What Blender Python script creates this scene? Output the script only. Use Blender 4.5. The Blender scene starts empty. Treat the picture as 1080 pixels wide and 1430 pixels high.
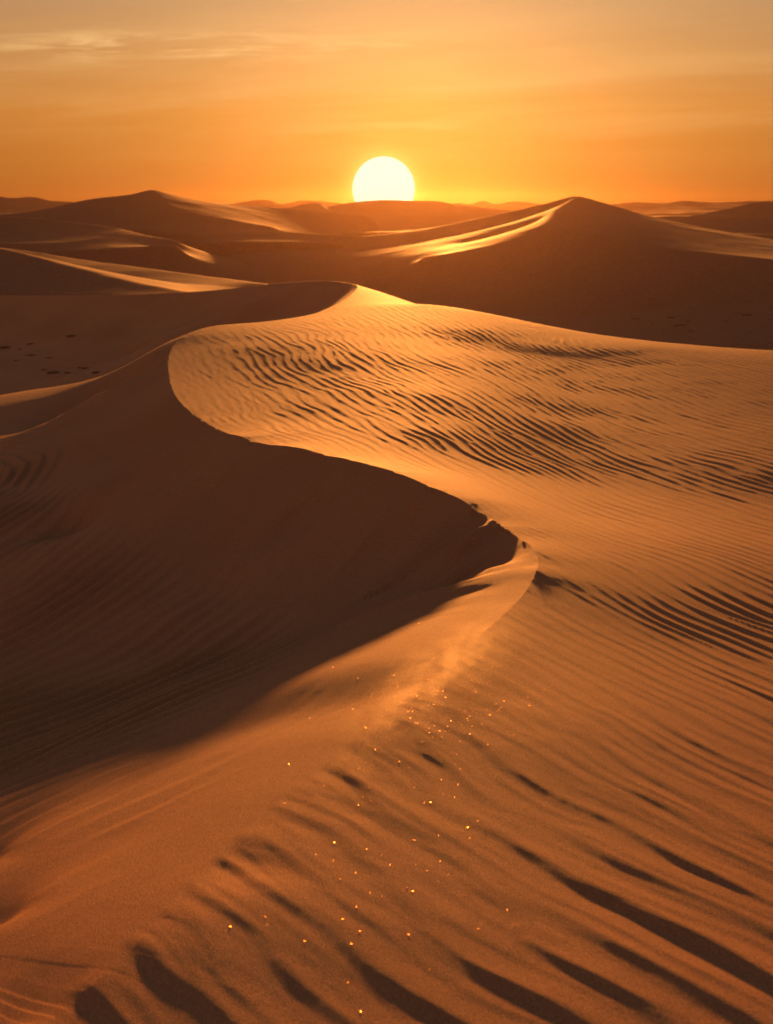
import bpy, math
import numpy as np

# ------------------------------------------------------------------ camera, sky, sun, exposure
scene = bpy.context.scene
F_PX = 1589.0                      # focal length in pixels of the 1080 x 1430 photograph
PITCH = math.atan((715 - 288) / F_PX)
ZC = 12.0                          # camera height above the datum
cam = bpy.data.cameras.new("camera")
cam_o = bpy.data.objects.new("camera", cam)
scene.collection.objects.link(cam_o)
cam.sensor_fit = 'VERTICAL'
cam.sensor_height = 36.0
cam.lens = 36.0 * F_PX / 1430.0
cam.clip_start = 0.05
cam.clip_end = 30000.0
cam_o.location = (0, 0, ZC)
cam_o.rotation_euler = (math.pi / 2 - PITCH, 0, 0)
cam.dof.use_dof = True
cam.dof.focus_distance = 11.0
cam.dof.aperture_fstop = 2.2
scene.camera = cam_o

SUN_EL = math.radians(4.5)
SUN_AZ = math.radians(2.0)         # measured from +Y towards +X
sun_l = bpy.data.lights.new("sunlight", 'SUN')
sun_l.energy = 4.6
sun_l.angle = math.radians(2.0)
sun_l.color = (1.0, 0.32, 0.058)
sun_o = bpy.data.objects.new("sunlight", sun_l)
scene.collection.objects.link(sun_o)
sun_o.rotation_euler = (math.pi / 2 - SUN_EL, 0, math.pi - SUN_AZ)
sun_o.location = (0, 40, 40)

scene.view_settings.view_transform = 'Standard'
scene.view_settings.look = 'None'
scene.view_settings.gamma = 1.0
scene.view_settings.exposure = 1.75
GAIN = 2 ** 1.75
scene.cycles.use_denoising = True
scene.cycles.max_bounces = 5
scene.cycles.diffuse_bounces = 3
scene.cycles.volume_bounces = 0
scene.cycles.caustics_reflective = False
scene.cycles.caustics_refractive = False

# ---- node helper
def N(nt, kind, **kw):
    n = nt.nodes.new(kind)
    for k, v in kw.items():
        if k == 'inp':
            for i, val in v.items():
                if hasattr(val, 'is_linked') or isinstance(val, bpy.types.NodeSocket):
                    nt.links.new(val, n.inputs[i])
                else:
                    n.inputs[i].default_value = val
        else:
            setattr(n, k, v)
    return n

def M(nt, op, a, b=None, c=None, clamp=False):
    n = nt.nodes.new('ShaderNodeMath'); n.operation = op; n.use_clamp = clamp
    for i, v in enumerate((a, b, c)):
        if v is None: continue
        if isinstance(v, bpy.types.NodeSocket): nt.links.new(v, n.inputs[i])
        else: n.inputs[i].default_value = v
    return n.outputs[0]

def MIX(nt, fac, a, b, mode='MIX'):
    n = nt.nodes.new('ShaderNodeMix'); n.data_type = 'RGBA'; n.blend_type = mode
    for i, v in ((0, fac), (6, a), (7, b)):
        if isinstance(v, bpy.types.NodeSocket): nt.links.new(v, n.inputs[i])
        else: n.inputs[i].default_value = v if i == 0 else (*v, 1)
    return n.outputs[2]

def RAMP(nt, fac, stops, interp='LINEAR'):
    n = nt.nodes.new('ShaderNodeValToRGB'); n.color_ramp.interpolation = interp
    el = n.color_ramp.elements
    while len(el) < len(stops): el.new(0.5)
    for e, (p, c) in zip(el, stops):
        e.position = p; e.color = (*c, 1) if len(c) == 3 else c
    nt.links.new(fac, n.inputs[0])
    return n.outputs[0]

def pix(u, v, Y):
    """a point of the place: the pixel (u, v) of the photograph at forward distance Y"""
    x = (u - 540.0) / F_PX; y = (715.0 - v) / F_PX
    den = math.cos(PITCH) + y * math.sin(PITCH)
    return np.array((Y * x / den, Y, ZC + Y * (-math.sin(PITCH) + y * math.cos(PITCH)) / den))

SUN_POS = pix(536, 264, 9000.0)

# ---- world: a dusk sky
world = bpy.data.worlds.new("World"); scene.world = world
world.use_nodes = True
nt = world.node_tree
for n in list(nt.nodes): nt.nodes.remove(n)
tc = N(nt, 'ShaderNodeTexCoord')
sep = N(nt, 'ShaderNodeSeparateXYZ', inp={0: tc.outputs['Generated']})
dx, dy, dz = sep.outputs
sky = N(nt, 'ShaderNodeTexSky', sky_type='NISHITA', sun_disc=False)
sky.sun_elevation = SUN_EL; sky.sun_rotation = SUN_AZ
sky.air_density = 1.0; sky.dust_density = 3.0; sky.ozone_density = 1.0
# afterglow over the horizon, strongest towards the sun
glow = RAMP(nt, M(nt, 'MAXIMUM', dz, 0.0), [
    (0.0, (.50, .130, .022)), (.035, (.58, .165, .020)), (.075, (.66, .215, .028)),
    (.115, (.64, .275, .078)), (.165, (.54, .285, .130)), (.26, (.32, .19, .105)), (.5, (.17, .125, .115)), (1.0, (.10, .09, .10))])
az = M(nt, 'ARCTAN2', dx, dy)
azn = M(nt, 'ABSOLUTE', az)
az_f = RAMP(nt, M(nt, 'DIVIDE', azn, math.pi), [(0.0, (1, 1, 1)), (.11, (.86, .86, .88)), (.25, (.46, .47, .55)), (.5, (.84, .90, 1.0)), (1.0, (.80, .88, .98))], 'EASE')
glow = MIX(nt, 1.0, glow, az_f, 'MULTIPLY')
# halo round the sun
sd = SUN_POS - np.array((0, 0, ZC)); sd = sd / np.linalg.norm(sd)
sv = N(nt, 'ShaderNodeCombineXYZ', inp={0: float(sd[0]), 1: float(sd[1]), 2: float(sd[2])})
dot = N(nt, 'ShaderNodeVectorMath', operation='DOT_PRODUCT', inp={0: tc.outputs['Generated'], 1: sv.outputs[0]})
ang = M(nt, 'ARCCOSINE', M(nt, 'MINIMUM', dot.outputs['Value'], 0.999999))
def expo(scale, amp):
    return M(nt, 'MULTIPLY', M(nt, 'EXPONENT', M(nt, 'DIVIDE', ang, -scale)), amp)
halo = MIX(nt, 1.0, (0, 0, 0), (1.0, .42, .09), 'ADD')
hsum = M(nt, 'ADD', expo(.085, .05), M(nt, 'MULTIPLY', M(nt, 'EXPONENT', M(nt, 'DIVIDE', M(nt, 'MAXIMUM', M(nt, 'SUBTRACT', ang, .0270), 0.0), -.0075)), .7))
halo_c = N(nt, 'ShaderNodeVectorMath', operation='SCALE', inp={0: halo, 3: hsum})
col = MIX(nt, 1.0, glow, halo_c.outputs[0], 'ADD')
# cirrus: wind-drawn streaks high over the horizon
gx = M(nt, 'DIVIDE', dx, M(nt, 'MAXIMUM', dy, .05))
gz = M(nt, 'DIVIDE', dz, M(nt, 'MAXIMUM', dy, .05))
def streaks(sx, sz, tilt, seed, lo, hi, detail=6.0, dist=0.4):
    a = M(nt, 'MULTIPLY', gx, sx)
    b = M(nt, 'MULTIPLY', M(nt, 'ADD', gz, M(nt, 'MULTIPLY', gx, tilt)), sz)
    v = N(nt, 'ShaderNodeCombineXYZ', inp={0: a, 1: b, 2: seed})
    t = N(nt, 'ShaderNodeTexNoise', inp={0: v.outputs[0], 'Scale': 1.0, 'Detail': detail, 'Roughness': .6, 'Distortion': dist})
    return N(nt, 'ShaderNodeMapRange', interpolation_type='SMOOTHSTEP', inp={0: t.outputs[0], 1: lo, 2: hi, 3: 0.0, 4: 1.0}).outputs[0]
def bell(val, c, w):
    q = M(nt, 'DIVIDE', M(nt, 'SUBTRACT', val, c), w)
    return M(nt, 'EXPONENT', M(nt, 'MULTIPLY', M(nt, 'MULTIPLY', q, q), -1.0))
c1 = M(nt, 'MULTIPLY', streaks(9.0, 95.0, -.02, 3.1, .40, .66), M(nt, 'MULTIPLY', bell(gz, .127, .010), bell(gx, -.16, .15)))
c2 = M(nt, 'MULTIPLY', streaks(7.0, 90.0, -.03, 8.7, .42, .75), M(nt, 'MULTIPLY', bell(gz, .058, .012), bell(gx, .0, .09)))
c3 = M(nt, 'MULTIPLY', streaks(3.0, 45.0, -.05, 21.0, .35, .75, 5.0), M(nt, 'MULTIPLY', bell(gz, .10, .06), bell(gx, .02, .45)))
c4 = M(nt, 'MULTIPLY', streaks(2.0, 34.0, .03, 33.0, .40, .75, 4.0), bell(gz, .05, .06))
cl = M(nt, 'ADD', M(nt, 'MULTIPLY', c1, 1.25), M(nt, 'ADD', M(nt, 'MULTIPLY', c2, .45), M(nt, 'MULTIPLY', c3, .28)), clamp=True)
col = MIX(nt, M(nt, 'MULTIPLY', c4, .22), col, MIX(nt, 1.0, col, (.86, .72, .55), 'MULTIPLY'))
col = MIX(nt, cl, col, (.98, .56, .22))
nish = N(nt, 'ShaderNodeVectorMath', operation='SCALE', inp={0: sky.outputs[0], 3: 0.002})
scaled = N(nt, 'ShaderNodeVectorMath', operation='SCALE', inp={0: col, 3: .87 / GAIN})
tot = N(nt, 'ShaderNodeVectorMath', operation='ADD', inp={0: nish.outputs[0], 1: scaled.outputs[0]})
bg = N(nt, 'ShaderNodeBackground', inp={0: tot.outputs[0], 1: 1.0})
out = N(nt, 'ShaderNodeOutputWorld', inp={0: bg.outputs[0]})

# ------------------------------------------------------------------ helpers
def tag(o, label=None, cat=None, group=None, kind=None):
    if label: o['label'] = label
    if cat: o['category'] = cat
    if group: o['group'] = group
    if kind: o['kind'] = kind
    return o

def link_mesh(name, verts, faces, mat, smooth=True):
    me = bpy.data.meshes.new(name)
    verts = np.asarray(verts, np.float32); faces = np.asarray(faces, np.int32)
    k = faces.shape[1]
    me.vertices.add(len(verts)); me.vertices.foreach_set('co', verts.ravel())
    me.loops.add(faces.size); me.loops.foreach_set('vertex_index', faces.ravel())
    me.polygons.add(len(faces))
    me.polygons.foreach_set('loop_start', np.arange(0, faces.size, k, dtype=np.int32))
    me.update(calc_edges=True)
    if smooth:
        me.polygons.foreach_set('use_smooth', np.ones(len(faces), bool))
    me.materials.append(mat)
    o = bpy.data.objects.new(name, me); scene.collection.objects.link(o)
    return o

def grid_faces(nr, nc, wrap=False):
    i = np.arange(nr - 1)[:, None]; j = np.arange(nc if wrap else nc - 1)[None, :]
    j2 = (j + 1) % nc
    a = i * nc + j; b = i * nc + j2; c = (i + 1) * nc + j2; d = (i + 1) * nc + j
    return np.stack([a, b, c, d], -1).reshape(-1, 4)

class VNoise:
    """smooth value noise, summed in octaves"""
    def __init__(self, seed):
        self.t = np.random.RandomState(seed).rand(256, 256).astype(np.float32)
    def one(self, x, y):
        xi = np.floor(x).astype(np.int32); yi = np.floor(y).astype(np.int32)
        fx = x - xi; fy = y - yi
        fx = fx * fx * fx * (fx * (fx * 6 - 15) + 10); fy = fy * fy * fy * (fy * (fy * 6 - 15) + 10)
        x0 = xi & 255; x1 = (xi + 1) & 255; y0 = yi & 255; y1 = (yi + 1) & 255
        t = self.t
        return (t[y0, x0] * (1 - fx) + t[y0, x1] * fx) * (1 - fy) + (t[y1, x0] * (1 - fx) + t[y1, x1] * fx) * fy
    def fbm(self, x, y, octv=4, gain=.5):
        s = 0; a = 1.0; tot = 0
        for k in range(octv):
            s = s + a * self.one(x * 2 ** k + 17.3 * k, y * 2 ** k + 9.1 * k); tot += a; a *= gain
        return s / tot * 2 - 1
def smooth(x, a, b):
    t = np.clip((x - a) / (b - a), 0, 1)
    return t * t * (3 - 2 * t)

# ------------------------------------------------------------------ materials
def sand_material(name, base, dark, grain=1.0, coarse=1.0, speck=.37):
    m = bpy.data.materials.new(name); m.use_nodes = True
    t = m.node_tree
    for n in list(t.nodes): t.nodes.remove(n)
    geo = N(t, 'ShaderNodeNewGeometry')
    pos = geo.outputs['Position']
    n1 = N(t, 'ShaderNodeTexNoise', inp={0: pos, 'Scale': .35 * coarse, 'Detail': 6.0, 'Roughness': .6})
    n2 = N(t, 'ShaderNodeTexNoise', inp={0: pos, 'Scale': 22.0 * coarse, 'Detail': 5.0, 'Roughness': .65})
    n3 = N(t, 'ShaderNodeTexNoise', inp={0: pos, 'Scale': 140.0 * grain, 'Detail': 2.0, 'Roughness': .8})
    f = M(t, 'ADD', M(t, 'MULTIPLY', n1.outputs[0], .4), M(t, 'ADD', M(t, 'MULTIPLY', n2.outputs[0], .2), M(t, 'MULTIPLY', n3.outputs[0], .4)))
    f = N(t, 'ShaderNodeMapRange', inp={0: f, 1: .36, 2: .64, 3: 0.0, 4: 1.0}).outputs[0]
    c = MIX(t, f, dark, base)
    spk = N(t, 'ShaderNodeMapRange', inp={0: n3.outputs[0], 1: .3, 2: .7, 3: 1 - speck, 4: 1 + speck}).outputs[0]
    c = N(t, 'ShaderNodeVectorMath', operation='SCALE', inp={0: c, 3: spk}).outputs[0]
    b1 = N(t, 'ShaderNodeBump', inp={'Strength': min(1.0, speck * 2.7), 'Distance': .006, 'Height': n3.outputs[0]})
    b2 = N(t, 'ShaderNodeBump', inp={'Strength': .2, 'Distance': .006, 'Height': n2.outputs[0], 'Normal': b1.outputs[0]})
    p = N(t, 'ShaderNodeBsdfPrincipled', inp={'Base Color': c, 'Roughness': .78, 'Specular IOR Level': .04, 'Normal': b2.outputs[0]})
    p.inputs['Diffuse Roughness'].default_value = .6
    N(t, 'ShaderNodeOutputMaterial', inp={0: p.outputs[0]})
    return m
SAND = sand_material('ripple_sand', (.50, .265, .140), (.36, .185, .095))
SAND_FAR_DIMMED = sand_material('far_sand_dimmed', (.29, .155, .090), (.23, .122, .070), .02, .06, .08)  # same sand, base colour darkened to stand in for dimmer light far off

# ------------------------------------------------------------------ ground
gs = 900.0
gn = 320
gxx, gyy = np.meshgrid(np.linspace(-gs, gs, gn), np.linspace(-gs, gs, gn))
g_n = VNoise(50)
gzz = ZC - 11.5 + 7.8 * np.clip((gyy - 95) / 215, 0, 1) + (.9 * g_n.fbm(gxx / 60, gyy / 60, 4)) * smooth(gyy, 60, 120)
g_o = link_mesh('ground', np.stack([gxx.ravel(), gyy.ravel(), gzz.ravel()], 1), grid_faces(gn, gn), SAND_FAR_DIMMED)
tag(g_o, 'flat sandy desert floor between and behind the dunes', 'desert floor', kind='structure')

# ------------------------------------------------------------------ the foreground dune
CREST_PX = [(100, 1380, 4.05), (170, 1322, 4.28), (245, 1258, 4.6), (340, 1165, 5.2), (420, 1092, 5.75), (500, 1030, 6.3),
            (590, 958, 7.15), (660, 895, 8.05), (715, 846, 8.95), (746, 806, 9.75), (751, 778, 10.4), (733, 756, 11.0), (690, 722, 11.8),
            (640, 696, 12.4), (560, 665, 13.2), (450, 636, 14.5), (345, 612, 15.8), (290, 590, 17.3), (252, 562, 19.2),
            (236, 525, 22.0), (241, 485, 25.4), (265, 465, 27.2), (300, 455, 28.4), (370, 449, 29.5), (430, 440, 31.2),
            (470, 425, 34.2), (494, 408, 38.2), (499, 399, 41.5), (480, 394, 45.0), (440, 392, 49.5), (380, 396, 53.5),
            (300, 405, 57.0), (150, 412, 61.0), (0, 412, 64.5), (-200, 407, 69.0)]
crest = [np.array((-6.5, -2.0, ZC - 3.4)), np.array((-3.6, 1.2, ZC - 3.25)), np.array((-2.3, 2.9, ZC - 3.15))] + [pix(*p) for p in CREST_PX] + \
        [np.array((-55.0, 72.0, ZC - 6.0)), np.array((-80.0, 76.0, ZC - 7.0))]
crest = np.array(crest)

def catmull(P, step):
    out = []
    P = np.vstack([2 * P[0] - P[1], P, 2 * P[-1] - P[-2]])
    for i in range(1, len(P) - 2):
        p0, p1, p2, p3 = P[i - 1:i + 3]
        # centripetal parameter
        t0 = 0.0; t1 = t0 + np.linalg.norm(p1 - p0) ** .5; t2 = t1 + np.linalg.norm(p2 - p1) ** .5; t3 = t2 + np.linalg.norm(p3 - p2) ** .5
        n = max(2, int(np.linalg.norm(p2 - p1) / step(p1)))
        for t in np.linspace(t1, t2, n, endpoint=False):
            a1 = (t1 - t) / (t1 - t0) * p0 + (t - t0) / (t1 - t0) * p1
            a2 = (t2 - t) / (t2 - t1) * p1 + (t - t1) / (t2 - t1) * p2
            a3 = (t3 - t) / (t3 - t2) * p2 + (t - t2) / (t3 - t2) * p3
            b1 = (t2 - t) / (t2 - t0) * a1 + (t - t0) / (t2 - t0) * a2
            b2 = (t3 - t) / (t3 - t1) * a2 + (t - t1) / (t3 - t1) * a3
            out.append((t2 - t) / (t2 - t1) * b1 + (t - t1) / (t2 - t1) * b2)
    out.append(P[-2])
    return np.array(out)
fine = catmull(crest, lambda p: np.clip(.012 * abs(p[1]) + .05, .06, 1.0))
knots = catmull(crest, lambda p: np.clip(.06 * abs(p[1]) + .15, .4, 4.0))

def nearest(px, py, C, chunk=60000):
    idx = np.empty(len(px), np.int32)
    cx = C[:, 0].astype(np.float32); cy = C[:, 1].astype(np.float32)
    for s in range(0, len(px), chunk):
        d = (px[s:s + chunk, None] - cx) ** 2 + (py[s:s + chunk, None] - cy) ** 2
        idx[s:s + chunk] = d.argmin(1)
    return idx
tang = np.gradient(fine[:, :2], axis=0); tang /= np.linalg.norm(tang, axis=1)[:, None]

def signed(px, py):
    """distance to the crest, positive on its windward (right-hand) side, and the nearest crest sample"""
    i = nearest(px, py, fine)
    ox = px - fine[i, 0]; oy = py - fine[i, 1]
    crs = ox * tang[i, 1] - oy * tang[i, 0]
    dist = np.sqrt(ox * ox + oy * oy)
    return np.where(dist < .35, crs, np.sign(crs) * dist), i

class TPS:
    def __init__(self, pts, lam):
        pts = np.array(pts, float); self.c = pts[:, :2]; n = len(pts)
        d = np.linalg.norm(self.c[:, None] - self.c[None], axis=2)
        K = np.where(d > 0, d * d * np.log(np.maximum(d, 1e-9)), 0) + np.diag(np.broadcast_to(lam, (n,)))
        Pm = np.hstack([np.ones((n, 1)), self.c])
        A = np.zeros((n + 3, n + 3)); A[:n, :n] = K; A[:n, n:] = Pm; A[n:, :n] = Pm.T
        s = np.linalg.solve(A, np.concatenate([pts[:, 2], np.zeros(3)]))
        self.w = s[:n]; self.a = s[n:]
    def __call__(self, x, y, chunk=20000):
        z = np.empty(len(x))
        cx = self.c[:, 0]; cy = self.c[:, 1]
        for s in range(0, len(x), chunk):
            r2 = (x[s:s + chunk, None] - cx) ** 2 + (y[s:s + chunk, None] - cy) ** 2
            z[s:s + chunk] = (.5 * r2 * np.log(np.maximum(r2, 1e-12))) @ self.w
        return z + self.a[0] + self.a[1] * x + self.a[2] * y

def w3(x, y, z): return np.array((x, y, ZC + z))
wind = [p for p in knots]
wind += [pix(*p) for p in [
    (1080, 800, 10.9), (1080, 1100, 6.1), (1080, 1430, 3.85), (800, 1000, 6.65), (900, 1200, 5.0), (800, 1400, 3.85), (560, 1400, 3.93),
    (640, 1200, 4.95), (1080, 760, 12.1), (1080, 700, 14.6), (1080, 650, 16.3), (1080, 600, 18.85), (1080, 560, 21.3), (1080, 525, 23.9), (1080, 500, 26.2), (800, 720, 13.0), (800, 670, 15.5),
    (800, 620, 17.67), (800, 580, 19.75), (800, 540, 22.5), (800, 500, 25.8), (800, 470, 29.07), (900, 485, 27.5), (700, 448, 30.6), (600, 425, 32.5), (600, 650, 14.8), (600, 600, 16.95), (600, 550, 19.7),
    (600, 500, 23.5), (600, 450, 28.7), (400, 480, 25.0), (400, 540, 20.5), (400, 590, 17.5), (950, 900, 8.7), (960, 540, 22.7), (1300, 500, 26.5), (1300, 650, 16.5)]]
wind += [w3(4, -4, -3.3), w3(14, -4, -4.5), w3(14, 8, -4.0), w3(22, 20, -4.3), w3(30, 36, -6.2), w3(8, 40, -5.6), w3(14, 38, -5.8), w3(2.2, 51, -5.3), w3(45, 20, -7.0), w3(40, -10, -7.5), w3(0, -15, -4.5),
         w3(0, 62, -6.4), w3(10, 58, -6.9), w3(22, 52, -7.4), w3(36, 50, -8.4), w3(-12, 78, -7.2), w3(-30, 86, -7.6), w3(-60, 90, -8.4), w3(0, 80, -10.5), w3(15, 76, -11.5),
         w3(35, 70, -11.5), w3(60, 60, -11.5), w3(60, 20, -10), w3(60, -20, -10)]
lee = [p for p in knots]
kt = np.gradient(knots[:, :2], axis=0); kt /= np.linalg.norm(kt, axis=1)[:, None]
for k in range(len(knots)):
    p = knots[k]; n = np.array((-kt[k, 1], kt[k, 0]))
    Y = p[1]
    if Y < 1 or Y > 63: prof = ((1.5, .6), (3.5, 1.3))
    elif 7.4 < Y < 10.5: prof = ((.5, .11), (1.1, .32), (1.9, .68), (2.8, 1.0))
    elif Y < 9.2: prof = ((.5, .2), (1.1, .43), (1.9, .71), (2.8, .98))
    elif Y < 20: prof = ((.5, .29), (1.0, .57), (1.8, .98), (2.7, 1.32))
    elif Y < 25: prof = ((.8, .42), (1.6, .8))
    elif Y < 30: prof = ((.5, .2),)
    elif Y < 50: prof = ((1.0, .66), (2.5, 1.6), (4.0, 2.3))
    else: prof = ((2.0, .85), (4.0, 1.6), (6.0, 2.2))
    for d, h in prof:
        q = p[:2] + n * d
        dist = np.sqrt(((knots[:, :2] - q) ** 2).sum(1)).min()
        if dist > .93 * d and not (8.6 < Y < 12.6 and d > 1.5):
            lee.append(np.array((q[0], q[1], p[2] - h)))
lee += [pix(*p) for p in [
    (0, 1430, 4.0), (0, 1300, 5.15), (0, 1200, 6.25), (0, 1100, 7.95), (0, 1000, 10.3), (0, 900, 12.4), (0, 800, 14.6), (0, 700, 17.6),
    (200, 900, 11.7), (120, 1000, 9.95), (100, 760, 15.8), (300, 830, 12.45),
    (180, 508, 27.4), (130, 529, 28.0), (60, 566, 26.0), (0, 598, 24.5), (130, 570, 25.6), (130, 600, 24.1), (60, 600, 24.3), (0, 556, 30.0), (60, 546, 30.0),
    (0, 548, 45), (100, 500, 52), (200, 490, 50.5), (0, 500, 52.5), (300, 470, 46.5)]]
lee += [w3(-12, 36.5, -6.9), w3(-18, 38, -7.1), w3(-8, 38.5, -6.9), w3(-6, 42, -6.2), w3(-14, 14, -5.0), w3(-14, 6, -4.8), w3(-14, 22, -5.0), w3(-14, 28, -5.1), w3(-28, 25, -5.6), w3(-28, 8, -5.6),
        w3(-28, 45, -7.4), w3(-45, 55, -7.6), w3(-10, -4, -4.8), w3(-25, -12, -5.4), w3(-60, 20, -8), w3(-60, -10, -8)]
W = TPS(wind, np.where(np.arange(len(wind)) < len(knots), .01, .6)); L = TPS(lee, 1.2e-2)

def gabor(px, py, lam, spread, kvar, seed, m=22):
    r = np.random.RandomState(seed)
    re = np.zeros(len(px), np.float32); im = np.zeros(len(px), np.float32)
    for _ in range(m):
        k = 2 * np.pi / lam * (1 + kvar * r.randn()); a = spread * r.randn()
        ph = (k * math.cos(a) * px + k * math.sin(a) * py + r.rand() * 6.283).astype(np.float32)
        re += np.cos(ph); im += np.sin(ph)
    s = 1 / math.sqrt(m)
    return np.hypot(re, im) * s, np.arctan2(im, re)
def skewed(ph, a):
    return np.cos(ph + a * np.sin(ph))
def brinked(ph, up=.3, pw=1.25):
    """a wind ripple across its crest: a short steep side, a brink, a long gentle side"""
    t = (ph / (2 * np.pi)) % 1.0
    a = np.clip(t / up, 0, 1); b = np.clip((t - up) / (1 - up), 0, 1)
    return np.where(t < up, a * a * (3 - 2 * a), (1 - b) ** pw * (1 + .0 * b)) - .42

# a polar sheet: fine where the ground is near, all the way round the viewpoint
NR = 1500
rad = np.exp(np.linspace(math.log(1.6), math.log(95.0), NR))
a_f = np.linspace(-27, 27, 1250)
a_l = -27 - np.cumsum(np.linspace(.06, 4.2, 75)); a_l = a_l[a_l > -180][::-1]
a_r = -a_l[::-1]
azs = np.radians(np.concatenate([a_l, a_f, a_r]))
NC = len(azs)
rows = np.concatenate([[0.02, .5, 1.0], rad]); NR = len(rows)
X = (rows[:, None] * np.sin(azs)[None]).ravel(); Yy = (rows[:, None] * np.cos(azs)[None]).ravel()

n_a, n_b, n_c, n_d = VNoise(1), VNoise(2), VNoise(3), VNoise(4)
# crest line wanders a little
sd_, ci = signed(X, Yy)
sarc = np.cumsum(np.r_[0, np.linalg.norm(np.diff(fine[:, :2], axis=0), axis=1)])[ci] + (X - fine[ci, 0]) * tang[ci, 0] + (Yy - fine[ci, 1]) * tang[ci, 1]
wob = .03 * n_a.fbm(X * 1.1, Yy * 1.1, 3)
q_ = sarc * 1.5 + .9 * n_b.fbm(sarc * .35, 0 * sarc, 2); q2 = sarc * 2.3 + .9 * n_c.fbm(sarc * .9, 0 * sarc + 5, 2)
saw = lambda q: (q % 1.0) ** 1.5 * (1 - smooth(q % 1.0, .8, 1.0))
wfade = (1 - .75 * smooth(Yy, 15, 21)) * (1 - smooth(Yy, 26, 36)) * (1 - .8 * np.exp(-((X - 1.35) ** 2 + (Yy - 10.35) ** 2) / .5))
wob += .135 * wfade * (saw(q_) - .3) * smooth(Yy, 8.0, 10.5) + .045 * wfade * (saw(q2) - .3) * smooth(Yy, 7, 9.5)
wsc = np.clip(Yy / 14.0, .5, 2.5)
sdw = sd_ + wob * wsc
right = sdw >= 0
Z = np.empty(len(X))
Z[right] = W(X[right], Yy[right]); Z[~right] = L(X[~right], Yy[~right])
cw = fine[:, 2] - W(fine[:, 0], fine[:, 1]); cl = fine[:, 2] - L(fine[:, 0], fine[:, 1])
Z += np.where(right, cw[ci], cl[ci]) * np.exp(-(sd_ / (.4 + .1 * np.abs(Yy))) ** 2) * (1 - smooth(Yy, 30, 40))
mixz = (~right) & (sd_ > -.3)
Z[mixz] = np.minimum(Z[mixz], W(X[mixz], Yy[mixz]) + cw[ci[mixz]])
# close to the viewpoint the crest is a worn, rounded shoulder
eps = .34 * (1 - smooth(Yy, 5.6, 8.6)) * (1 + .6 * n_d.fbm(sarc * .9, 0 * sarc + 8, 2)) + 1e-4
Z -= .2 * (np.sqrt(sd_ * sd_ + eps * eps) - np.abs(sd_))

# --- wind ripples on the windward flank
ys = np.linspace(-30, 120, 3000)
mm = np.interp(ys, [-30, 4, 9, 20, 32, 60], [1.05, 1.15, 1.35, 2.6, 4.0, 5.0])
gint = np.cumsum(1 / mm) * (ys[1] - ys[0])
psi = X + np.interp(Yy, ys, gint) + .30 * n_c.fbm(X * .45, Yy * .45, 3)
eta = Yy
A1, P1 = gabor(psi + .05 * n_b.fbm(X * 1.7, Yy * 1.7, 2), eta, .36, .19, .15, 15)
A2, P2 = gabor(psi, eta, .235, .07, .13, 12)
A3, P3 = gabor(psi, eta, .19, .16, .2, 13)
patch = n_d.fbm(X * .28 + 3, Yy * .22, 3)
patch2 = n_b.fbm(X * .6 + 9, Yy * .45 + 4, 3)
near = 1 - smooth(Yy, 6.2, 9.0)
side = smooth(sdw, .35, 2.0)                         # smooth strip along the crest
keep = np.clip(.25 + .75 * side, 0, 1)
far_amp = np.interp(Yy, [0, 6, 9, 13, 20, 30, 40, 60], [0, .7, 1.0, .85, .62, .6, .52, .35])
calm = smooth(patch + .25, -.25, .25)
hW = .0132 * near * np.clip(A1, .3, 1.4) * brinked(P1, .30) * np.clip(.85 + .9 * patch2, .3, 1.3) * np.clip(.55 + .45 * side, 0, 1)
hW += .0115 * far_amp * (.55 + .45 * np.minimum(A2, 1.5)) * brinked(P2, .34) * keep * (.9 + .1 * calm) * (1 - .5 * near)
hW += .0034 * A3 * brinked(P3, .4) * smooth(Yy, 2.5, 5) * (1 - smooth(Yy, 16, 30)) * (.4 + .6 * smooth(patch2, -.2, .3))
hW += .005 * near * n_c.fbm(psi * 2.4 + 7, eta * .9, 3) + .0018 * near * n_d.fbm(psi * 8, eta * 4, 2)
hW += (.008 + .006 * smooth(Yy, 9, 22)) * n_a.fbm(X * .5 + 40, Yy * .5, 3) * np.clip(.3 + .7 * side, 0, 1) + .0012 * n_c.fbm(X * 6, Yy * 6, 3)
# --- ripples in the hollow
cx, cy = -9.5, 18.5
rr = np.hypot((X - cx) * 1.0, Yy - cy) + .12 * n_a.fbm(X * .5 + 5, Yy * .5, 3)
th = np.arctan2(Yy - cy, X - cx) * 7.0
B1, Q1 = gabor(rr, th, .27, .05, .09, 21)
C1, R1 = gabor(X * .62 - Yy * .78 + .1 * n_b.fbm(X, Yy, 2), X * .78 + Yy * .62, .27, .08, .25, 31)
floor_m = smooth(-sdw, 1.5, 3.0) * (1 - smooth(Yy, 19, 24)) * smooth(Yy, 6.5, 8.5)
face_m = smooth(-sdw, .25, 1.2) * (1 - smooth(Yy, 7, 8.5)) * smooth(n_d.fbm(X * .8, Yy * .5 + 7, 2), -.15, .35)
hL = .088 * floor_m * (.3 + .7 * np.minimum(B1, 1.5)) * brinked(-Q1, .35) * (.75 + .5 * n_c.fbm(X * .5 + 2, Yy * .5, 2))
hL += .008 * face_m * np.minimum(C1, 1.6) * brinked(R1, .35)
hL += .03 * n_b.fbm(X * .4 + 11, Yy * .4, 3) * smooth(-sdw, .5, 3.0) * (.3 + .7 * smooth(Yy, 8, 11)) + .0012 * n_c.fbm(X * 6, Yy * 6, 2)
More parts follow.
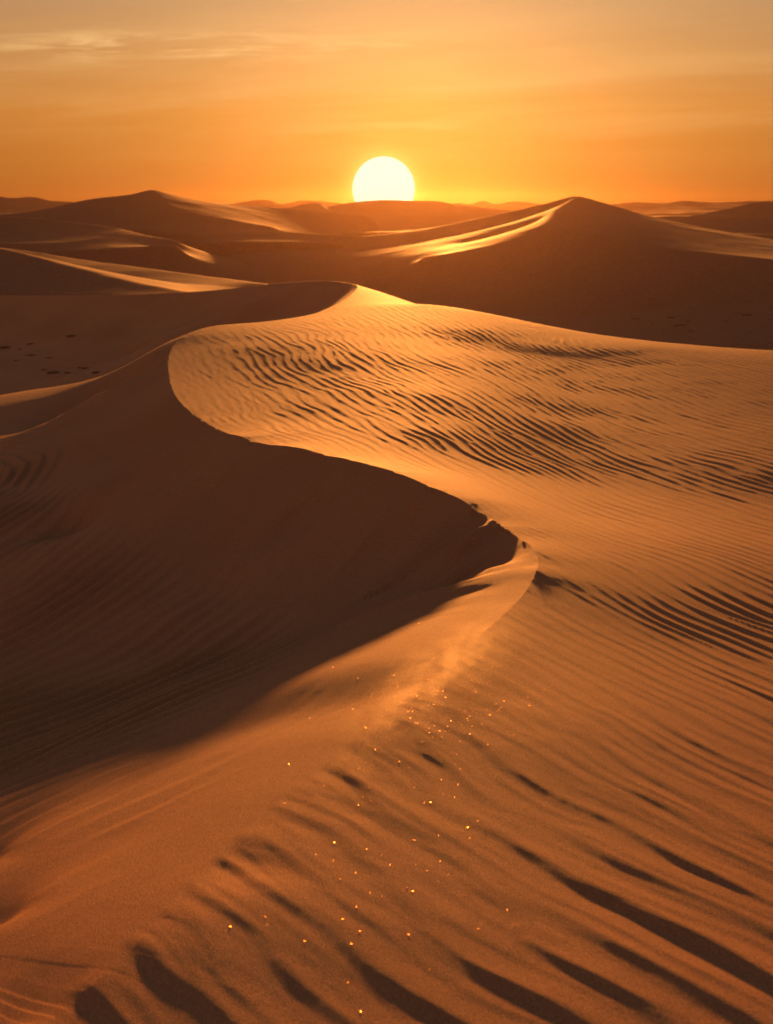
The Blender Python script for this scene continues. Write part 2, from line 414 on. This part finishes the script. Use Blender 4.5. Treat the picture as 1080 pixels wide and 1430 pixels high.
# faint slide chutes down the slip face
hL += .12 * n_a.fbm(sarc * 2.0 - .35 * sdw, -sdw * .15, 3) * smooth(-sdw, .1, .7) * (1 - smooth(-sdw, .9, 1.9)) * (1 - smooth(Yy, 17, 21)) * smooth(Yy, 8.5, 11.5)
k0 = int(np.argmin(np.linalg.norm(fine - pix(690, 725, 11.75), axis=1)))
s0 = np.cumsum(np.r_[0, np.linalg.norm(np.diff(fine[:, :2], axis=0), axis=1)])[k0]
dl = np.maximum(-sdw, 0)
for off, rch, wd in ((0.0, .75, .12), (1.25, .3, .09)):
    hL += np.minimum(.38 * dl, .5) * np.exp(-((sarc - s0 - off + .55 * dl) / wd) ** 2) * (1 - smooth(dl, .45 * rch, rch)) * (dl < 1.2)
spill = np.clip(1 + sdw / .16, 0, 1)
Z += .07 * n_d.fbm(sarc * .8, 0 * sarc + 3, 3) * np.exp(-np.abs(sdw) / .45) * smooth(Yy, 7, 10) * (1 - smooth(Yy, 15, 20))
for u_, v_, y_, r_, d_ in ((352, 1205, 5.05, .20, .026),):
    c_ = pix(u_, v_, y_)
    e1 = (X - c_[0]) * .55 + (Yy - c_[1]) * .83; e2 = (X - c_[0]) * .83 - (Yy - c_[1]) * .55
    e1 = e1 + .06 * n_b.fbm(X * 3, Yy * 3, 2); e2 = e2 + .06 * n_c.fbm(X * 3, Yy * 3, 2)
    hW -= d_ * np.exp(-(np.where(e1 > 0, e1 / (.55 * r_), e1 / (1.5 * r_)) ** 2) - (e2 / (1.25 * r_)) ** 2)
Z += np.where(right, hW, hL * 1.0 + hW * spill * spill * (3 - 2 * spill))
rim_ = smooth(np.hypot(X, Yy), 76, 94)
Z = Z * (1 - rim_) + (ZC - 13.0) * rim_
V = np.stack([X, Yy, Z], 1)
dune = link_mesh('sand_dune', V, grid_faces(NR, NC, True), SAND)
tag(dune, 'rippled foreground sand dune with a winding knife-edge crest and a shaded hollow', 'dune', 'sand dunes', 'structure')

# ------------------------------------------------------------------ dunes farther off
def relax(lines, x0, x1, y0, y1, base, n=260, rough=0.0, seed=5):
    """a membrane stretched over crest and foot lines: sharp along them, smooth between"""
    def solve(nn, init):
        gx_ = np.linspace(x0, x1, nn); gy_ = np.linspace(y0, y1, nn)
        val = np.zeros((nn, nn)); wgt = np.zeros((nn, nn))
        for ln in lines:
            c = catmull(np.array(ln), lambda p: max(min((x1 - x0), (y1 - y0)) / nn * .4, .02))
            fx = (c[:, 0] - x0) / (x1 - x0) * (nn - 1); fy = (c[:, 1] - y0) / (y1 - y0) * (nn - 1)
            i = np.rint(fy).astype(int); j = np.rint(fx).astype(int)
            ok = (i >= 1) & (i < nn - 1) & (j >= 1) & (j < nn - 1)
            np.add.at(val, (i[ok], j[ok]), c[ok, 2]); np.add.at(wgt, (i[ok], j[ok]), 1)
        fix = wgt > 0
        z = init.copy(); z[fix] = (val / np.maximum(wgt, 1))[fix]
        z[0], z[-1], z[:, 0], z[:, -1] = base, base, base, base
        fix[0], fix[-1], fix[:, 0], fix[:, -1] = True, True, True, True
        tgt = z.copy()
        ax = ((y1 - y0) / (x1 - x0)) ** 2
        for _ in range(260):
            a = (ax * (z[1:-1, :-2] + z[1:-1, 2:]) + z[:-2, 1:-1] + z[2:, 1:-1]) / (2 * ax + 2)
            z[1:-1, 1:-1] = np.where(fix[1:-1, 1:-1], tgt[1:-1, 1:-1], a)
        return z
    sizes = [17, 33, 65, 130, n]
    z = np.full((17, 17), base, float)
    for s in sizes:
        if z.shape[0] != s:
            t = np.linspace(0, z.shape[0] - 1, s); i = np.minimum(t.astype(int), z.shape[0] - 2); f = t - i
            zr = z[i] * (1 - f[:, None]) + z[i + 1] * f[:, None]
            z = zr[:, i] * (1 - f) + zr[:, i + 1] * f
        z = solve(s, z)
    for _ in range(2):
        z[1:-1, 1:-1] = .5 * z[1:-1, 1:-1] + .125 * (z[:-2, 1:-1] + z[2:, 1:-1] + z[1:-1, :-2] + z[1:-1, 2:])
    gx_, gy_ = np.meshgrid(np.linspace(x0, x1, n), np.linspace(y0, y1, n))
    if rough:
        nz = VNoise(seed)
        z = z + rough * nz.fbm(gx_ / 14, gy_ / 14, 4) + rough * .25 * nz.fbm(gx_ / 2.5, gy_ / 6, 3)
    return np.stack([gx_.ravel(), gy_.ravel(), z.ravel()], 1)

def far_dune(name, label, lines, pad=30, base=-12.5, n=260, rough=.12, seed=5, ypad=None):
    P = [[pix(*q) if len(q) == 3 else np.array((q[0], q[1], ZC + q[2])) for q in ln] for ln in lines]
    A = np.array([q for ln in P for q in ln])
    yp = pad if ypad is None else ypad
    V = relax(P, A[:, 0].min() - pad, A[:, 0].max() + pad, A[:, 1].min() - yp * .4, A[:, 1].max() + yp, ZC + base, n, rough, seed)
    o = link_mesh(name, V, grid_faces(n, n), SAND_FAR_DIMMED)
    global LAST
    LAST = (V[:n, 0], V[::n, 1], V[:, 2].reshape(n, n))
    return tag(o, label, 'dune', 'sand dunes', 'structure')

far_dune('sand_dune', 'large peaked dune on the right with a dark shaded front and a sunlit curved crest', [
    [(225, 372, 152), (300, 359, 162), (400, 345, 170), (500, 331, 178), (600, 318, 185), (700, 298, 188), (760, 284, 190), (805, 273.5, 190),
     (840, 282, 189), (880, 294, 187), (930, 307, 184), (1000, 322, 180), (1100, 338, 174), (1250, 362, 166)],
    [(805, 273.5, 190), (791, 283, 178), (774, 296, 162), (766, 309, 150), (745, 324, 144), (700, 340, 140), (640, 352, 138), (590, 359, 138)],
    [(786, 290, 186), (745, 304, 181), (700, 316, 176), (600, 336, 171), (500, 350, 164)],
    [(742, 314, 161), (700, 328, 158), (650, 340, 155)],
    [(766, 309, 150), (800, 322, 142), (870, 337, 136), (950, 348, 131), (1080, 363, 126), (1250, 380, 120)],
    [(215, 380, 147), (300, 390, 145), (400, 396, 143), (500, 404, 136), (600, 420, 120), (700, 440, 108), (850, 440, 110), (1000, 425, 112), (1250, 430, 110)],
    [(400, 480, 88), (700, 490, 86), (1000, 480, 88), (1250, 480, 88)]], n=420, seed=6)
STAR = LAST

far_dune('sand_dune', 'pale low dune on the left just behind the dark hollow', [
    [(-200, 322, 100), (0, 347, 91), (60, 361, 84), (125, 378, 78), (190, 393, 73), (270, 406, 69.5), (330, 416, 68)],
    [(-200, 405, 72), (0, 409, 69), (150, 411, 67.5), (270, 411, 66)],
    [(-200, 335, 112), (0, 356, 104), (100, 374, 97), (200, 391, 90), (290, 400, 84)],
    [(-200, 330, 132), (30, 349, 109), (130, 365, 103), (250, 381, 95), (330, 391, 90), (390, 398, 86)]], pad=25, n=300, seed=7, ypad=20)

far_dune('sand_dune', 'dark peaked dune on the left horizon with a long shaded side', [
    [(-120, 304, 215), (-50, 301, 216), (40, 296, 218), (90, 286, 222), (120, 279, 226), (185, 271, 230), (211, 265, 232), (240, 272, 236), (280, 281, 240), (330, 285, 244), (420, 293, 248), (520, 301, 250)],
    [(211, 265, 232), (224, 278, 220), (240, 292, 208), (226, 301, 203), (185, 315, 196)],
    [(240, 292, 208), (300, 303, 205), (380, 316, 202)],
    [(-60, 318, 190), (60, 318, 190), (185, 319, 191), (280, 330, 186), (380, 332, 188)]], n=300, seed=8)

far_dune('sand_dune', 'low dark dune at the left edge in front of the peaked one', [
    [(-120, 296, 176), (0, 301, 174), (60, 305, 172), (110, 311, 168), (150, 316, 165), (165, 318, 164), (200, 327, 158), (245, 334, 153)],
    [(-120, 345, 140), (0, 340, 143), (60, 340, 143), (110, 336, 147), (150, 329, 153), (170, 322, 160)],
    [(60, 352, 136), (180, 346, 140), (250, 342, 143)]], n=260, seed=9)

far_dune('sand_dune', 'faint low dune band between the left peaks and the shaded ridge', [
    [(255, 334, 178), (310, 325, 182), (370, 322, 184), (440, 326, 180), (520, 330, 178)],
    [(260, 340, 168), (370, 336, 168), (480, 338, 168)]], n=160, seed=10, pad=18)

far_dune('sand_dune', 'small peaked dune left of the setting sun', [
    [(340, 302, 290), (390, 293, 296), (425, 285, 300), (442, 283, 302), (470, 288, 304), (520, 294, 306)],
    [(442, 283, 302), (455, 292, 288), (470, 300, 276)],
    [(340, 308, 265), (420, 308, 262), (520, 312, 262)]], n=200, seed=11)

far_dune('sand_dune', 'broad low dune hiding the bottom of the setting sun', [
    [(400, 300, 290), (450, 289, 296), (480, 283, 300), (505, 280, 302), (540, 279, 303), (580, 280, 302), (610, 281, 300), (640, 286, 297), (700, 292, 294), (780, 300, 288)],
    [(400, 322, 225), (480, 325, 222), (560, 325, 220), (640, 321, 224), (720, 313, 236), (780, 308, 250)]], n=240, seed=12, rough=.3)

far_dune('sand_dune', 'rounded dune at the right edge of the horizon', [
    [(900, 312, 282), (950, 304, 288), (990, 296, 294), (1030, 288, 299), (1055, 283, 302), (1100, 282, 304), (1180, 290, 302), (1280, 304, 290)],
    [(920, 316, 262), (1000, 316, 258), (1100, 318, 256), (1240, 320, 256)]], n=200, seed=13)

far_dune('sand_dune', 'long dark dune on the right below the rounded one', [
    [(880, 305, 236), (930, 302, 240), (1000, 302, 240), (1080, 305, 236), (1200, 312, 230)],
    [(900, 322, 206), (1000, 326, 202), (1080, 328, 200), (1200, 334, 198)]], n=180, seed=14)

def ridge(label, sky, foot, seed, rough=.5):
    far_dune('dune_ridge', label, [sky, foot], pad=60, n=240, rough=rough, seed=seed, ypad=60)
ridge('hazy dune ridge on the horizon at the far left',
      [(-260, 280, 560), (-120, 274, 565), (-40, 272, 565), (0, 274, 566), (20, 277, 568), (45, 275, 566), (70, 280, 560), (110, 282, 560), (150, 286, 556)],
      [(-260, 300, 430), (0, 300, 430), (150, 300, 430)], 21)
ridge('hazy dune ridge on the horizon left of the sun',
      [(240, 290, 596), (325, 284, 600), (345, 280, 602), (370, 278, 603), (395, 284, 600), (420, 280, 602), (445, 281, 602), (490, 285, 600), (540, 288, 600)],
      [(240, 298, 480), (400, 298, 480), (540, 298, 480)], 22)
ridge('hazy dune ridge on the horizon between sun and peaked dune',
      [(560, 288, 600), (625, 286, 600), (642, 283, 602), (660, 285, 602), (675, 280, 604), (690, 285, 602), (715, 281, 604), (750, 284, 602), (820, 288, 600)],
      [(560, 297, 480), (700, 297, 480), (820, 297, 480)], 23)
ridge('hazy dune ridge on the horizon at the right',
      [(780, 290, 600), (860, 284, 602), (885, 282, 603), (920, 283, 603), (960, 280, 605), (985, 283, 604), (1030, 282, 603), (1120, 279, 604), (1300, 284, 600), (1400, 290, 600)],
      [(800, 298, 470), (950, 298, 470), (1100, 298, 470), (1300, 298, 470)], 24)

# ------------------------------------------------------------------ scrub on the shaded floors
scrub_m = bpy.data.materials.new('dry_scrub'); scrub_m.use_nodes = True
_b = scrub_m.node_tree.nodes['Principled BSDF']
_n = N(scrub_m.node_tree, 'ShaderNodeTexNoise', inp={'Scale': 14.0})
scrub_m.node_tree.links.new(RAMP(scrub_m.node_tree, _n.outputs[0], [(.3, (.18, .115, .065)), (.7, (.27, .165, .095))]), _b.inputs['Base Color'])
_b.inputs['Roughness'].default_value = .9
def scrub_mesh(seed, wide, tall):
    r = np.random.RandomState(seed); v = []; f = []
    for k in range(300):
        a = r.rand() * 6.283; d = math.sqrt(r.rand()) * wide * .8
        bx, by = d * math.cos(a), d * math.sin(a) * .7
        ln = tall * (.5 + .8 * r.rand()) * (1.1 - .6 * d / wide); la = r.rand() * 6.283; lean = .8 * r.rand()
        tx, ty = bx + ln * lean * math.cos(la), by + ln * lean * math.sin(la)
        w = .035 * wide + .02; q = r.rand() * 6.283
        ox, oy = w * math.cos(q), w * math.sin(q)
        i = len(v)
        v += [(bx - ox, by - oy, -.05), (bx + ox, by + oy, -.05), ((bx + tx) / 2 + ox * 1.5, (by + ty) / 2 + oy * 1.5, ln * .55), (tx, ty, ln), ((bx + tx) / 2 - ox * 1.5, (by + ty) / 2 - oy * 1.5, ln * .55)]
        f.append((i, i + 1, i + 2, i + 3, i + 4))
    me = bpy.data.meshes.new('scrub_clump'); me.from_pydata(v, [], f); me.update(); me.materials.append(scrub_m)
    return me
def floor_L(x, y): return float(L(np.array([x]), np.array([y]))[0])
def floor_R(x, y):
    gx_, gy_, gz_ = STAR
    j = np.clip(np.searchsorted(gx_, x) - 1, 0, len(gx_) - 2); i = np.clip(np.searchsorted(gy_, y) - 1, 0, len(gy_) - 2)
    return max(float(gz_[i, j]), ZC - 11.5)
def drop(u, v, y0, y1, surf):
    for y in np.arange(y0, y1, .25):
        p = pix(u, v, y)
        if p[2] <= surf(p[0], p[1]) + .01: return p
    return None
metas = [scrub_mesh(k, w, t) for k, (w, t) in enumerate([(.5, .22), (.75, .3), (.35, .16)])]
sets = [([(44, 481, 0), (43, 497, 1), (70, 501, 0), (100, 470, 1), (28, 488, 2), (62, 517, 2), (75, 521, 1), (95, 521, 0), (112, 514, 2), (121, 515, 0), (135, 521, 1), (22, 504, 2), (8, 486, 1)],
         40, 62, floor_L, 1.0, 'small dark scrub clump scattered on the shaded floor of the left hollow', 'scrub clumps in the left hollow'),
        ([(888, 446, 1), (912, 453, 0), (937, 444, 1), (952, 455, 1), (962, 449, 0), (966, 463, 1), (943, 456, 0), (1013, 448, 2), (1030, 439, 0), (1043, 441, 1)],
         78, 135, floor_R, 1.7, 'small dark scrub clump scattered on the sand below the large peaked dune', 'scrub clumps below the peaked dune')]
_r = np.random.RandomState(77)
for spots, y0, y1, surf, sc, lab, grp in sets:
    for u, v, k in spots:
        p = drop(u, v, y0, y1, surf)
        if p is None: continue
        o = bpy.data.objects.new('scrub_clump', metas[k]); scene.collection.objects.link(o)
        o.location = p; o.rotation_euler = (0, 0, _r.rand() * .6 - .3); f_ = sc * .27 * (.7 + .6 * _r.rand()); o.scale = (f_ * 1.5, f_, f_)
        tag(o, lab, 'scrub', grp)

# ------------------------------------------------------------------ glinting grains and blown sand
glint_m = bpy.data.materials.new('mica_grain'); glint_m.use_nodes = True
_b = glint_m.node_tree.nodes['Principled BSDF']
_n = N(glint_m.node_tree, 'ShaderNodeTexNoise', inp={'Scale': 40.0})
glint_m.node_tree.links.new(RAMP(glint_m.node_tree, _n.outputs[0], [(.3, (.9, .45, .12)), (.7, (1.0, .62, .22))]), _b.inputs['Base Color'])
_b.inputs['Metallic'].default_value = 1.0; _b.inputs['Roughness'].default_value = .5
_r = np.random.RandomState(5); gv = []; gf = []
zi = {}
def ground_at(x, y):
    a = math.atan2(x, y); d = math.hypot(x, y)
    i = int(np.clip(np.searchsorted(rows, d), 1, NR - 1)); j = int(np.clip(np.searchsorted(azs, a), 1, NC - 1))
    zz = Z.reshape(NR, NC)
    f = (d - rows[i - 1]) / (rows[i] - rows[i - 1]); g = (a - azs[j - 1]) / (azs[j] - azs[j - 1])
    return float((zz[i - 1, j - 1] * (1 - g) + zz[i - 1, j] * g) * (1 - f) + (zz[i, j - 1] * (1 - g) + zz[i, j] * g) * f)
def on_ground(u, v):
    for y in np.arange(3.0, 14.0, .03):
        p = pix(u, v, y)
        if p[2] <= ground_at(p[0], p[1]): return np.array((p[0], p[1], ground_at(p[0], p[1])))
    return None
spots = []
for _ in range(230): spots.append((610 + 62 * _r.randn(), 975 + 36 * _r.randn(), 1.0))
for _ in range(70): spots.append((560 + 90 * _r.randn(), 1120 + 110 * _r.randn(), 1.15))
for _ in range(30): spots.append((480 + 110 * _r.randn(), 1240 + 80 * _r.randn(), 1.2))
for _ in range(22): spots.append((770 + 70 * _r.randn(), 960 + 60 * _r.randn(), .8))
for u, v, k in spots:
    p = on_ground(u, v)
    if p is None: continue
    q = .0023 * k * (.6 + 1.1 * _r.rand() ** 3)
    view = np.array((0, 0, ZC)) - p; view /= np.linalg.norm(view)
    sun_v = np.array((math.sin(SUN_AZ) * math.cos(SUN_EL), math.cos(SUN_AZ) * math.cos(SUN_EL), math.sin(SUN_EL)))
    n_ = view + sun_v; n_ = n_ / np.linalg.norm(n_) + .16 * _r.randn(3); n_ /= np.linalg.norm(n_)
    a_ = np.cross(n_, (1, 0, 0)); a_ /= np.linalg.norm(a_); b_ = np.cross(n_, a_)
    c_ = p + np.array((0, 0, .0011 + q * .2)); i = len(gv); ph = _r.rand() * 6
    for h in (-.1, .1):
        for t in range(6): gv.append(c_ + q * (math.cos(ph + t * 1.047) * a_ + math.sin(ph + t * 1.047) * b_ + h * n_))
    gf.append((i + 6, i + 7, i + 8, i + 9)); gf.append((i + 6, i + 9, i + 10, i + 11))
    gf.append((i + 3, i + 2, i + 1, i)); gf.append((i + 5, i + 4, i + 3, i))
    for t in range(6): gf.append((i + t, i + (t + 1) % 6, i + 6 + (t + 1) % 6, i + 6 + t))
gt = [f[:3] for f in gf if f[0] == f[3]]; gf = [f for f in gf if f[0] != f[3]] + [(a_, b_, c2_, c2_) for a_, b_, c2_ in []]
me = bpy.data.meshes.new('glinting_grains'); me.from_pydata([tuple(v) for v in gv], [], gf + gt); me.update()
me.polygons.foreach_set('use_smooth', np.zeros(len(me.polygons), bool)); me.materials.append(glint_m)
go = bpy.data.objects.new('glinting_grains', me); scene.collection.objects.link(go)
tag(go, 'golden glinting sand grains strewn over the near crest', 'sand grains', kind='stuff')

dm = bpy.data.materials.new('blown_sand'); dm.use_nodes = True
dt = dm.node_tree
for n in list(dt.nodes): dt.nodes.remove(n)
tco = N(dt, 'ShaderNodeTexCoord')
sx = N(dt, 'ShaderNodeSeparateXYZ', inp={0: tco.outputs['Object']})
ox_, oy_, oz_ = sx.outputs
def gz_(val, c, w):
    q = M(dt, 'DIVIDE', M(dt, 'SUBTRACT', val, c), w)
    return M(dt, 'EXPONENT', M(dt, 'MULTIPLY', M(dt, 'MULTIPLY', q, q), -1.0))
mpp = N(dt, 'ShaderNodeMapping', inp={0: tco.outputs['Object'], 3: (2.2, 5.0, 9.0)})
nz = N(dt, 'ShaderNodeTexNoise', inp={0: mpp.outputs[0], 'Scale': 1.6, 'Detail': 4.0, 'Distortion': .6})
nf = N(dt, 'ShaderNodeMapRange', interpolation_type='SMOOTHSTEP', inp={0: nz.outputs[0], 1: .40, 2: .64, 3: .08, 4: 1.0}).outputs[0]
dens = M(dt, 'MULTIPLY', M(dt, 'MULTIPLY', gz_(ox_, 0.0, .9), gz_(oy_, -.05, .22)), M(dt, 'MULTIPLY', gz_(oz_, 0.0, .075), nf))
pv = N(dt, 'ShaderNodeVolumePrincipled', inp={'Color': (1.0, .93, .80, 1), 'Density': M(dt, 'MULTIPLY', dens, 1.0), 'Anisotropy': .75})
N(dt, 'ShaderNodeOutputMaterial', inp={1: pv.outputs[0]})
bx_, by_, bz_ = 1.7, .6, .28
bv = [(x, y, z) for z in (-bz_, bz_) for y in (-by_, by_) for x in (-bx_, bx_)]
bo = link_mesh('blown_sand', bv, [(0, 2, 3, 1), (4, 5, 7, 6), (0, 1, 5, 4), (2, 6, 7, 3), (0, 4, 6, 2), (1, 3, 7, 5)], dm, smooth=False)
_p = pix(600, 948, 7.25); _q = pix(500, 1030, 6.3); _w = pix(715, 846, 8.95)
bo.location = _p; bo.rotation_euler = (0, 0, math.atan2(_w[1] - _q[1], _w[0] - _q[0]))
tag(bo, 'thin veil of sunlit sand blowing off the near crest', 'blown sand', kind='stuff')

# ------------------------------------------------------------------ the setting sun
def uv_sphere(r, nu, nv):
    v = [(0, 0, r)]
    for i in range(1, nv):
        p = math.pi * i / nv
        v += [(r * math.sin(p) * math.cos(2 * math.pi * j / nu), r * math.sin(p) * math.sin(2 * math.pi * j / nu), r * math.cos(p)) for j in range(nu)]
    v.append((0, 0, -r))
    f = []
    for i in range(nv - 2):
        for j in range(nu):
            f.append((1 + i * nu + j, 1 + (i + 1) * nu + j, 1 + (i + 1) * nu + (j + 1) % nu, 1 + i * nu + (j + 1) % nu))
    tri = [(0, 1 + j, 1 + (j + 1) % nu) for j in range(nu)] + [(len(v) - 1, 1 + (nv - 2) * nu + (j + 1) % nu, 1 + (nv - 2) * nu + j) for j in range(nu)]
    return v, f, tri
sm = bpy.data.materials.new('sunlight_glow'); sm.use_nodes = True
st = sm.node_tree
for n in list(st.nodes): st.nodes.remove(n)
em = N(st, 'ShaderNodeEmission', inp={0: (1.0, .90, .72, 1), 1: 1.12 / GAIN})
N(st, 'ShaderNodeOutputMaterial', inp={0: em.outputs[0]})
sv_, sf_, stri = uv_sphere(43.5 / F_PX * 9000 / (math.cos(PITCH) + (715 - 264) / F_PX * math.sin(PITCH)), 96, 48)
me = bpy.data.meshes.new('sun'); me.from_pydata(sv_, [], sf_ + stri); me.update()
me.polygons.foreach_set('use_smooth', np.ones(len(me.polygons), bool)); me.materials.append(sm)
so = bpy.data.objects.new('sun', me); so.location = SUN_POS; scene.collection.objects.link(so)
tag(so, 'glowing white setting sun half sunk behind the horizon', 'sun')

# ------------------------------------------------------------------ haze
hm = bpy.data.materials.new('dusty_air'); hm.use_nodes = True
ht = hm.node_tree
for n in list(ht.nodes): ht.nodes.remove(n)
pv = N(ht, 'ShaderNodeVolumePrincipled', inp={'Color': (.160, .106, .058, 1), 'Density': 2.0e-4, 'Anisotropy': .88})
N(ht, 'ShaderNodeOutputMaterial', inp={1: pv.outputs[0]})
hb = 905.0; z0, z1 = ZC - 13.6, ZC + 9.0
hv = [(x, y, z) for z in (z0, z1) for y in (-hb, hb) for x in (-hb, hb)]
hf = [(0, 2, 3, 1), (4, 5, 7, 6), (0, 1, 5, 4), (2, 6, 7, 3), (0, 4, 6, 2), (1, 3, 7, 5)]
ho = link_mesh('haze', hv, hf, hm, smooth=False)
tag(ho, 'warm dusty haze glowing over the far dunes', 'haze', kind='stuff')
